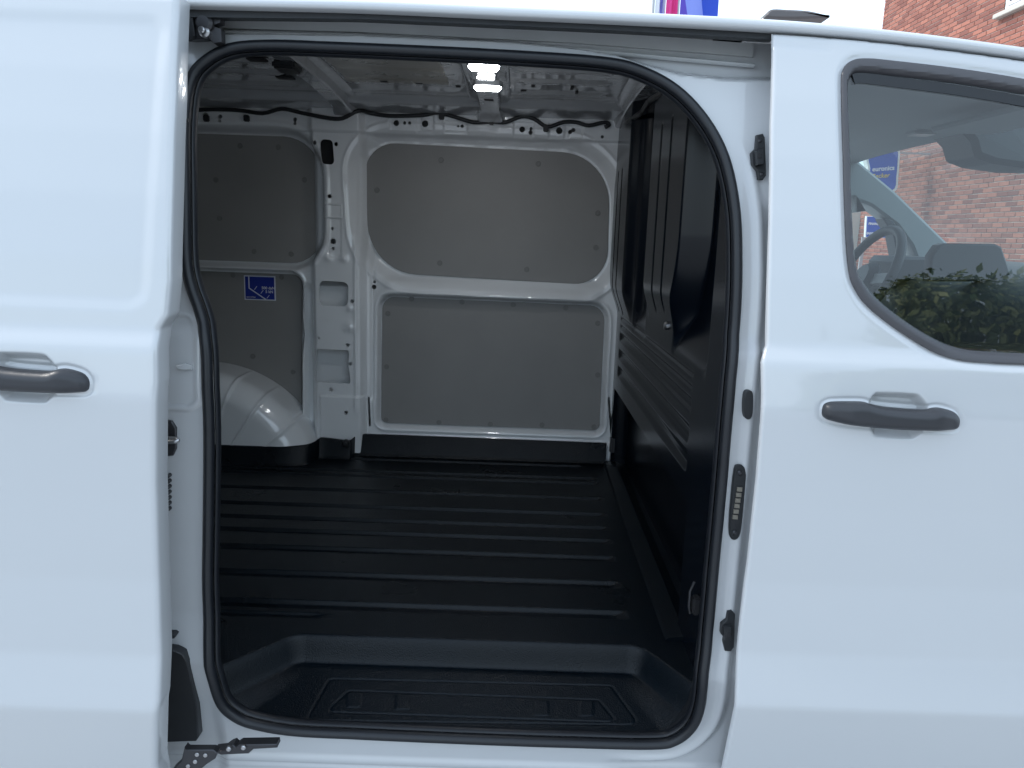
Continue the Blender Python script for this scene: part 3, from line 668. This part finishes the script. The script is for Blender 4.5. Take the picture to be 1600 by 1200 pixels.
# ---- fittings on the front edge of the opening (white pillar) ---------------
def pil(px, py, off=-.006): x, z = onskin(px, py, INN); return x, oy(z, off), z
def pil_prism(name, pts, h, mat, parent=van, bev=.002, lift=0.0):
    w_ = skins(pts, INN) if len(pts) < 7 or name in ('rubber_stop', 'rubber_bumper') else spline(skins(pts, INN), 3); c = np.mean(w_, 0); y = oy(c[1], -lift)
    sl = (float(prof(c[1]+.05))-float(prof(c[1]-.05)))/.1
    return prism(name, w_, lambda a, b, d: (a, y+d+sl*(b-c[1]), b), -h, .012, mat, parent, bev)
def cr_(px, py, r, n=10): return [(px+r*math.cos(2*math.pi*i/n), py+r*math.sin(2*math.pi*i/n)) for i in range(n)]
o = pil_prism('rubber_stop', [(1180,212),(1189,210),(1192,216),(1194,275),(1189,282),(1182,281),(1180,268),(1172,258),(1171,240),(1178,233)], .012, 'trim')
pil_prism('stop_pad', [(1174,238),(1186,234),(1188,258),(1176,260)], .026, 'trim', o); pil_prism('screw', cr_(1184,221,3.2), .015, 'dsteel', o); pil_prism('screw', cr_(1187,273,3.2), .015, 'dsteel', o)
pil_prism('hole_in_pad', cr_(1180,246,4), .0275, 'hole', o, .001)
pil_prism('oval_plug', [(1161,612),(1167,608),(1173,612),(1174,630),(1172,648),(1166,653),(1160,648),(1159,630)], .013, 'trim')
o = pil_prism('contact_plate', [(1146,732),(1152,725),(1160,727),(1164,737),(1163,757),(1158,815),(1154,836),(1146,842),(1139,836),(1138,815),(1141,775)], .008, 'trim')
for i in range(6):
    px = 1153.5-i*1.35; py = 762+i*8.6; pil_prism('contact', [(px-4.2,py-3.4),(px+4.2,py-3.0),(px+3.8,py+3.8),(px-4.6,py+3.4)], .0105, 'contact', o, .0006)
pil_prism('screw', cr_(1154,737,4), .0115, 'dsteel', o); pil_prism('screw', cr_(1146,830,4), .0115, 'dsteel', o)
o = pil_prism('rubber_stop', [(1135,953),(1141,950),(1147,957),(1145,1008),(1140,1015),(1131,1014),(1128,1000),(1129,992),(1124,986),(1125,972),(1133,965)], .012, 'trim')
pil_prism('stop_pad', [(1127,972),(1139,970),(1138,992),(1128,992)], .024, 'trim', o); pil_prism('hole_in_pad', cr_(1133,983,4.5), .0255, 'hole', o, .001)

# ---- fittings on the rear edge ----------------------------------------------
pil_prism('rubber_bumper', [(255,1002),(280,1006),(292,1014),(297,1030),(311,1100),(313,1148),(309,1154),(255,1155)], .010, 'trim')
o = pil_prism('latch_plate', [(255,655),(270,657),(277,668),(277,700),(272,711),(255,713)], .006, 'dsteel')
x, y, z = pil(262, 686, -.02); xe, ye, ze = pil(285, 684, -.02)
tube('striker', spline([(x, y, z), (xe-.008, y-.004, z+.002), (xe, y, z+.004), (xe-.008, y+.004, z+.006), (x, y+.004, z+.006)], 5, False), circ(.004, 8), 'steel', o)
for i in range(7): pil_prism('door_stud', cr_(265.5, 742+i*8.6, 3.2, 8), .010, 'trim')
pil_prism('pin', [(262,984),(276,984),(280,987),(277,992),(262,993)], .016, 'trim')
x, y, z = pil(291, 189, -.02); tube('pin', [(x-.02, y, z), (x+.006, y, z-.001), (x+.012, y, z-.001)], circ(.0035, 8), 'trim', van, up=(0, 0, 1))
pil_prism('catch', [(278,570),(292,567),(302,570),(302,577),(290,578),(279,576)], .008, 'paint')

# lower hinge arm of the sliding door
def arm(name, pts, Y0, Y1, mat='dsteel', par=van): return prism(name, [atY(a, b, Y0) for a, b in pts], XZ, Y0, Y1, mat, par, .0015)
ha = arm('hinge_arm', [(270,1202),(283,1190),(288,1168),(292,1172),(333,1172),(339,1177),(336,1186),(322,1195),(300,1215),(270,1215)], -.20, -.184)
arm('bracket', [(334,1174),(350,1172),(358,1166),(364,1164),(368,1168),(374,1164),(432,1163),(433,1169),(396,1171),(388,1178),(345,1180)], -.172, -.150, par=ha)
for q in ((308,1179),(321,1180),(305,1190),(294,1197)):
    x, z = atY(*q, -.20); disc('rivet', (x, -.20, z), .0042, -.002, 'y', 'steel', ha, 10)
for q in ((358,1169),(381,1167)):
    x, z = atY(*q, -.173); disc('roller', (x, -.172, z), .005, -.006, 'y', 'steel', ha, 12)
# upper roller carriage
ub = arm('roller_carriage', [(280,22),(300,20),(318,25),(345,24),(345,36),(330,40),(345,44),(346,66),(334,68),(326,60),(300,62),(280,60)], -.035, -.015)
x, z = atY(319, 36, -.04); disc('roller', (x, -.035, z), .016, -.012, 'y', 'dsteel', ub)
for q, r in (((320,50), .010), ((320,50), .006)):
    x, z = atY(*q, -.04); disc('roller_bolt', (x, -.046 if r < .008 else -.035, z), r, -.012, 'y', 'steel', ub)
arm('link', [(293,24),(300,22),(304,56),(292,62),(288,56)], -.045, -.030, 'trim', ub)

# ================================================================== CAB seen through the window
cab_roof = sheet('headliner', np.arange(.46, 1.262, .02), np.arange(.0, 1.62, .02), lambda X, Y: (X, Y, 1.245-.02*((Y-.8)/.8)**4-.022*ss((X-1.12)/.12)), 'headliner', van)
FY = 1.50
def fa(pts, Y=FY): return [atY(a, b, Y) for a, b in pts]
prism('front_pillar', fa([(1300,222),(1328,240),(1400,300),(1488,386),(1520,420),(1440,420),(1425,384),(1402,352),(1362,322),(1300,296)]), XZ, FY, FY+.10, 'cab_grey', van, .01)
prism('door_card', fa([(1260,300),(1337,304),(1342,322),(1360,338),(1386,342),(1402,358),(1408,392),(1410,430),(1411,470),(1260,470)][:3]+[(1352,330),(1336,332),(1336,300)]), XZ, FY-.01, FY+.06, 'cab_grey', van, .004)
prism('driver_door_frame', fa([(1378,342),(1392,344),(1408,364),(1414,400),(1416,560),(1402,560),(1401,404),(1394,368)]), XZ, FY-.012, FY+.06, 'cab_dark', van, .004)
prism('door_card', fa([(1200,436),(1402,438),(1402,640),(1200,640)]), XZ, FY, FY+.07, 'cab_grey', van, .006)
# steering wheel, leaning back
wc = np.array((atY(1348, 436, 1.18)[0], 1.18, atY(1348, 436, 1.18)[1])); t = np.linspace(0, 2*math.pi, 48, endpoint=False)
ea = np.array((0, 1, 0)); eb = np.array((.42, 0, .907))
tube('steering_wheel', [wc+.185*(math.cos(a)*ea+math.sin(a)*eb) for a in t], circ(.016, 8), 'cab_dark', van, closed=True, up=(-.907, 0, .42))
hub = tube('wheel_hub', [wc+(.05*k)*np.array((.907, 0, -.42)) for k in (-.3, .2, 1.0)], circ(.07, 14), 'cab_dark', van, up=(0, 1, 0), scale=[.7, 1, .6])
for a in (0.1, math.pi-.1, -math.pi/2):
    tube('wheel_spoke', [wc+k*(math.cos(a)*ea+math.sin(a)*eb)+.01*np.array((.907, 0, -.42)) for k in (.04, .18)], [(-.018,-.008),(.018,-.008),(.018,.008),(-.018,.008)], 'cab_grey', hub, up=(-.907, 0, .42))
# dashboard: a long moulded roll across the cab, with the display standing on it
ds = [(1.30,.42),(1.28,.60),(1.30,.72),(1.36,.80),(1.48,.845),(1.75,.86),(2.05,.85),(2.10,.42)]
V = []
ysd = np.linspace(-.02, 1.58, 24)
for y in ysd: V += [(x+.02*math.sin(y*4), y, z+.012*math.sin(y*5+1)) for x, z in ds]
n_ = len(ds); F = [(i*n_+j, i*n_+j+1, (i+1)*n_+j+1, (i+1)*n_+j) for i in range(23) for j in range(n_-1)]
mesh('dashboard', V, F, 'dash', van, 50)
dpl = [atY(a, b, .86) for a, b in ((1452,440),(1456,400),(1468,383),(1477,380),(1556,381),(1566,386),(1578,420),(1580,440))]
prism('display', dpl, XZ, .86, .90, 'cab_dark', van, .006)
bi = [atY(a, b, 1.15) for a, b in ((1396,440),(1399,410),(1408,401),(1462,402),(1466,440))]; prism('instrument_hood', bi, XZ, 1.15, 1.35, 'cab_dark', van, .01)
# mirror and camera housing, sun visor
mh = [(x, z) for x, z in (atY(a, b, .80) for a, b in ((1478,200),(1505,186),(1545,184),(1590,200),(1680,240),(1680,268),(1590,266),(1535,258),(1508,248),(1502,225)))]
prism('mirror_housing', rpoly(mh, .02, 4), XZ, .74, .90, 'cab_dark', van, .015)
x, y = atZ(1440, 206, 1.215); box('cab_lamp', (x-.03, y-.03, 1.206), (x+.03, y+.03, 1.218), 'steel', inner_roof, .003)
prism('sun_visor', rpoly([(1.05,.18), (1.22,.18), (1.22,.60), (1.05,.60)], .03), lambda a, b, d: (a, b, d), 1.200, 1.212, 'headliner', van, .006)
# windscreen and its header
V = []; 
for y in np.linspace(0.0, 1.58, 16):
    bl = .16*((y-.79)/.79)**2
    V += [(1.262, y, 1.225-.02*((y-.79)/.79)**4), (1.66-bl, y, 1.05), (2.05-bl, y, .84)]
F = [(i*3+j, (i+1)*3+j, (i+1)*3+j+1, i*3+j+1) for i in range(15) for j in range(2)]
mesh('windscreen', V, F, 'windscreen', van, 60)
box('cab_floor', (.46, .0, -.22), (2.1, 1.60, -.18), 'cab_dark', van, .005)
bk = lambda y: prism('seat_back', rpoly([(.52,-.05),(.72,-.05),(.62,.62),(.56,.78),(.47,.78),(.47,.4)], .05), lambda a, b, d: (a, d, b), y, y+.46, 'cab_dark', van, .03)
bk(1.0)

# ================================================================== BACKGROUND
# ---- brick house whose side wall runs away behind the van -------------------
HX = 7.2
yc = atX(1381, 20, HX)[0]                 # far corner
house = thing('brick_house', 'red brick house with a white framed upper window behind the van', 'house')
wy0, wz0 = atX(1567, 22, HX)              # lower far corner of the upper window
WN = (wy0-1.15, wy0, wz0+.02, wz0+1.35)   # window opening: y0,y1,z0,z1
BL, BH, J = .245, .065, .0105             # brick length, height, joint
Z0, Z1, Y0 = GZ, 7.6, 6.2
def wall_pieces():
    return [((HX+.01, Y0, Z0), (HX+.36, yc, WN[2])), ((HX+.01, Y0, WN[3]), (HX+.36, yc, Z1)), ((HX+.01, Y0, WN[2]), (HX+.36, WN[0], WN[3])), ((HX+.01, WN[1], WN[2]), (HX+.36, yc, WN[3]))]
V, F = [], []
for lo_, hi_ in wall_pieces():
    k = len(V); V += [(x, y, z) for x in (lo_[0], hi_[0]) for y in (lo_[1], hi_[1]) for z in (lo_[2], hi_[2])]
    F += [tuple(k+i for i in f) for f in ((0,1,3,2),(4,6,7,5),(0,4,5,1),(2,3,7,6),(0,2,6,4),(1,5,7,3))]
hw_ = mesh('wall', V, F, 'mortar', house, 30)
def project(p):
    Mi = np.array(cam.matrix_world.inverted()); q = Mi@np.array((*p, 1.0)); return 800+FPX*q[0]/-q[2], 600-FPX*q[1]/-q[2], -q[2]
bricks = []
nrow = int((Z1-Z0)/(BH+J))
for r_ in range(nrow):
    z = Z0+r_*(BH+J)+J; y = Y0-(r_ % 2)*(BL+J)/2-random.random()*.02
    while y < yc-.02:
        a, b = max(y, Y0), min(y+BL, yc+.004 if y+BL > yc-.08 else y+BL)
        y += BL+J
        if b-a < .03: continue
        if a < WN[1] and b > WN[0] and z < WN[3] and z+BH > WN[2]:
            if a < WN[0]-.03: b = WN[0]
            elif b > WN[1]+.03: a = WN[1]
            else: continue
        bricks.append((a, b, z))
def inview(b_):
    px, py, d = project((HX, (b_[0]+b_[1])/2, b_[2]+.03))
    top = 1375 < px < 1605 and -6 < py < 42+(px-1380)*.14
    scr = 1405 < px < 1605 and 215 < py < 400 and py < 385 and (px-1405)*.9+300 > py
    return (top or scr), d
vis = sorted([(inview(b_)[1], i) for i, b_ in enumerate(bricks) if inview(b_)[0]])[:298]
vis = {i for _, i in vis}
def bv(l, h, d=.016, e=.004):      # one brick about its lower end, chamfered face
    return [(d, 0, 0), (d, l, 0), (d, l, h), (d, 0, h), (e, 0, 0), (e, l, 0), (e, l, h), (e, 0, h), (0, e, e), (0, l-e, e), (0, l-e, h-e), (0, e, h-e)]
BF = [(8,11,10,9)]+[(a, (a+1) % 4+4 if False else a+4, (a+1) % 4+8-4, (a+1) % 4) for a in range(4)]+[(4+a, 8+a, 8+(a+1) % 4, 4+(a+1) % 4) for a in range(4)]
cache = {}; SV, SF = [], []
for i, (a, b, z) in enumerate(bricks):
    l = round(b-a, 3); jx = random.uniform(-.003, .003)
    if i in vis:
        if l not in cache:
            o = mesh('brick', bv(l, BH), BF, 'brick', hw_, 25); cache[l] = o
        else:
            o = cache[l].copy(); sc.collection.objects.link(o); o.parent = hw_
        o.location = (HX+jx, a, z)
    else:
        k = len(SV); SV += [(HX+jx+x, a+y, z+q) for x, y, q in bv(l, BH)]; SF += [tuple(k+q for q in f) for f in BF]
tag(mesh('brickwork', SV, SF, 'brick', hw_, 25), kind='stuff')
hwn = box('window', (HX+.02, WN[0], WN[2]), (HX+.09, WN[1], WN[3]), 'upvc', house, .004)
for a, b in ((WN[0]+.07, (WN[0]+WN[1])/2-.03), ((WN[0]+WN[1])/2+.03, WN[1]-.07)):
    box('sash', (HX+.004, a, WN[2]+.07), (HX+.03, b, WN[3]-.07), 'upvc', hwn, .006)
    box('pane', (HX-.002, a+.055, WN[2]+.125), (HX+.01, b-.055, WN[3]-.125), 'cab_dark', hwn, .001)
box('window_sill', (HX-.09, WN[0]-.08, WN[2]-.075), (HX+.12, WN[1]+.11, WN[2]-.004), 'stone', hwn, .008)
box('house_roof', (HX-.25, Y0-.2, Z1), (HX+4, yc+.2, Z1+.25), 'lamp', house, .02)
box('gable_wall', (HX+.36, yc-.36, Z0), (HX+4, yc, Z1), 'brick', house, .01)

# ---- shop signs -------------------------------------------------------------
def sgn(px, py, Y): return atY(px, py, Y)
SY = 12.6
s1 = thing('shop_sign', 'blue shop sign with white rim hanging from the brick house', 'sign', loc=(0, 0, 0))
so = spline([sgn(a, b, SY) for a, b in ((1354,243),(1380,236),(1405,231),(1406,255),(1404,278),(1401,297),(1380,306),(1352,312),(1353,285),(1356,262))], 4)
prism('sign_rim', so, XZ, SY, SY+.14, 'signrim', s1, .01)
c = so.mean(0); prism('sign_face', c+(so-c)*np.array((.84,.90)), XZ, SY-.012, SY-.002, 'signblue', s1, .003)
x, z = sgn(1362, 268, SY); text('lettering', 'euronics', (x, SY-.02, z), .112, 'white', s1, rot=(math.pi/2, -R(6), 0), bold=.003)
x, z = sgn(1361, 279, SY); text('lettering', 'Becker', (x, SY-.02, z), .11, 'yellow', s1, rot=(math.pi/2, -R(6), 0), bold=.001, shear=.2)
a_, b_ = sgn(1352, 240, SY), sgn(1410, 222, SY); prism('sign_canopy', [sgn(1352,240,SY), sgn(1352,233,SY), sgn(1392,217,SY), sgn(1416,221,SY), sgn(1412,226,SY)], XZ, SY-.1, SY+.2, 'stone', s1, .01)
box('sign_bracket', (so[:,0].max()-.05, SY+.05, so[:,1].max()-.10), (HX+.02, SY+.08, so[:,1].max()-.07), 'pole', s1, .005)
s2 = thing('repair_sign', 'blue panel sign with white lettering about phone repair', 'sign')
q = [sgn(1346,338,SY), sgn(1404,338,SY), sgn(1404,373,SY), sgn(1344,371,SY)]
prism('sign_rim', q, XZ, SY-.20, SY-.14, 'signrim', s2, .008)
q2 = np.array(q); c = q2.mean(0); prism('sign_face', c+(q2-c)*np.array((.95,.95)), XZ, SY-.21, SY-.20, 'signblue', s2, .002)
x, z = sgn(1357, 351, SY-.22); text('lettering', 'FINANZIERUNG', (x, SY-.22, z), .052, 'white', s2, bold=.003)
x, z = sgn(1352, 366, SY-.22); text('lettering', 'HANDY-REPARATUR', (x, SY-.22, z), .054, 'white', s2, bold=.003)
for px in (1349, 1398):
    x, z = sgn(px, 372, SY-.17); box('post', (x-.03, SY-.19, GZ), (x+.03, SY-.15, z+.02), 'pole', s2, .005)

# ---- flags ------------------------------------------------------------------
def flag(px, label, cloth, w_, FYd):
    x, z = atY(px, 20, FYd); t = thing('flag', label, 'flag', 'flags on tall poles beyond the van', loc=(x, FYd, GZ))
    pts = [(0, 0, 0), (0, 0, z-GZ-1), (0, 0, z-GZ+3.5)]
    tube('pole', pts, circ(.045, 10), 'pole', t, up=(0, 1, 0))
    if cloth:
        us = np.linspace(0, 1, 30); vs = np.linspace(0, 1, 20)
        def fn(U, V): return .06+w_*U*(1-.25*V*0), .12*np.sin(U*9+V*2)*U, (z-GZ)+3.2-(3.6-.55*0)*V-.9*U*U
        sheet('cloth', us, vs, fn, cloth, t, skirt=(0, .004, 0))
flag(1020, 'narrow white flag with violet on a tall grey pole', 'flag_white', .26, 24)
flag(1037, 'pink flag hanging from a tall grey pole', 'flag_pink', .34, 24)
flag(1059, 'blue and violet flag blown out from a tall grey pole', 'flag_blue', 1.15, 24)

# ---- street lamp whose head shows over the roof ------------------------------
LY = 8.0
t = thing('street_lamp', 'dark flat street lamp head showing just over the van roof', 'street lamp')
hd = spline([atY(a, b, LY) for a, b in ((1193,32),(1199,20),(1225,20),(1260,22.5),(1290,31),(1270,33),(1230,34))], 5)
prism('lamp_head', hd, XZ, LY-.14, LY+.14, 'lamp', t, .02)
x, z = atY(1190, 26, LY); tube('pole', [(x-.02, LY, GZ), (x-.02, LY, z-.4), (x-.01, LY, z-.12), (x+.07, LY, z)], circ(.045, 10), 'pole', t, up=(0, 1, 0))

# ---- hedge and fence on the photographer's side, seen in the window glass ------
hedge = thing('hedge', 'tall leafy green hedge mirrored in the front door window', 'hedge')
n = 80000; HYc = -7.2
hx = rng.uniform(3.2, 14, n); hz = rng.beta(1.3, 1.15, n); topz = 1.05+1.55*ss((hx-3.45)/1.2)+.12*np.sin(hx*3.1+1)+.20*np.sin(hx*9.3)+.16*np.sin(hx*19)+.1*np.sin(hx*41)
hz = GZ+.3+hz*(topz-GZ-.3)+rng.normal(0, .06, n); hy = HYc+rng.normal(0, .28, n)+.18*np.sin(hx*5)
c = np.stack([hx, hy, hz], 1); a = rng.normal(size=(n, 3)); a /= np.linalg.norm(a, axis=1)[:,None]; b = rng.normal(size=(n, 3)); b -= a*(a*b).sum(1)[:,None]; b /= np.linalg.norm(b, axis=1)[:,None]
L = rng.uniform(.035, .085, n)[:,None]; V = np.stack([c-a*L, c+b*L*.5, c+a*L, c-b*L*.5], 1).reshape(-1, 3)
quads('foliage', V, np.arange(4*n).reshape(-1, 4), 'leaf', hedge)
for x in np.arange(3.4, 14, 1.3):
    tube('stem', [(x, HYc, GZ), (x+.05, HYc+.05, GZ+1), (x-.05, HYc, GZ+2.2)], circ(.04, 7), 'bark', hedge, up=(0, 1, 0), scale=[1, .8, .4])
fence = thing('wooden_fence', 'dark weathered wooden rail fence in front of the hedge', 'fence')
for x in np.arange(3.9, 13, 1.9): box('post', (x-.05, -6.35, GZ), (x+.05, -6.25, GZ+2.05), 'wood', fence, .006)
for i, z in enumerate((.20, .48, .76, 1.04, 1.32, 1.60, 1.86)): box('rail', (3.7, -6.25+.001*i, GZ+z), (13, -6.22, GZ+z+.12), 'wood', fence, .006)
low = box('garden_wall', (4.6, 15.2, GZ), (10.5, 15.5, GZ+2.2), 'stone', None, .02); tag(low, 'low pale rendered wall beyond the blue repair sign', 'wall')
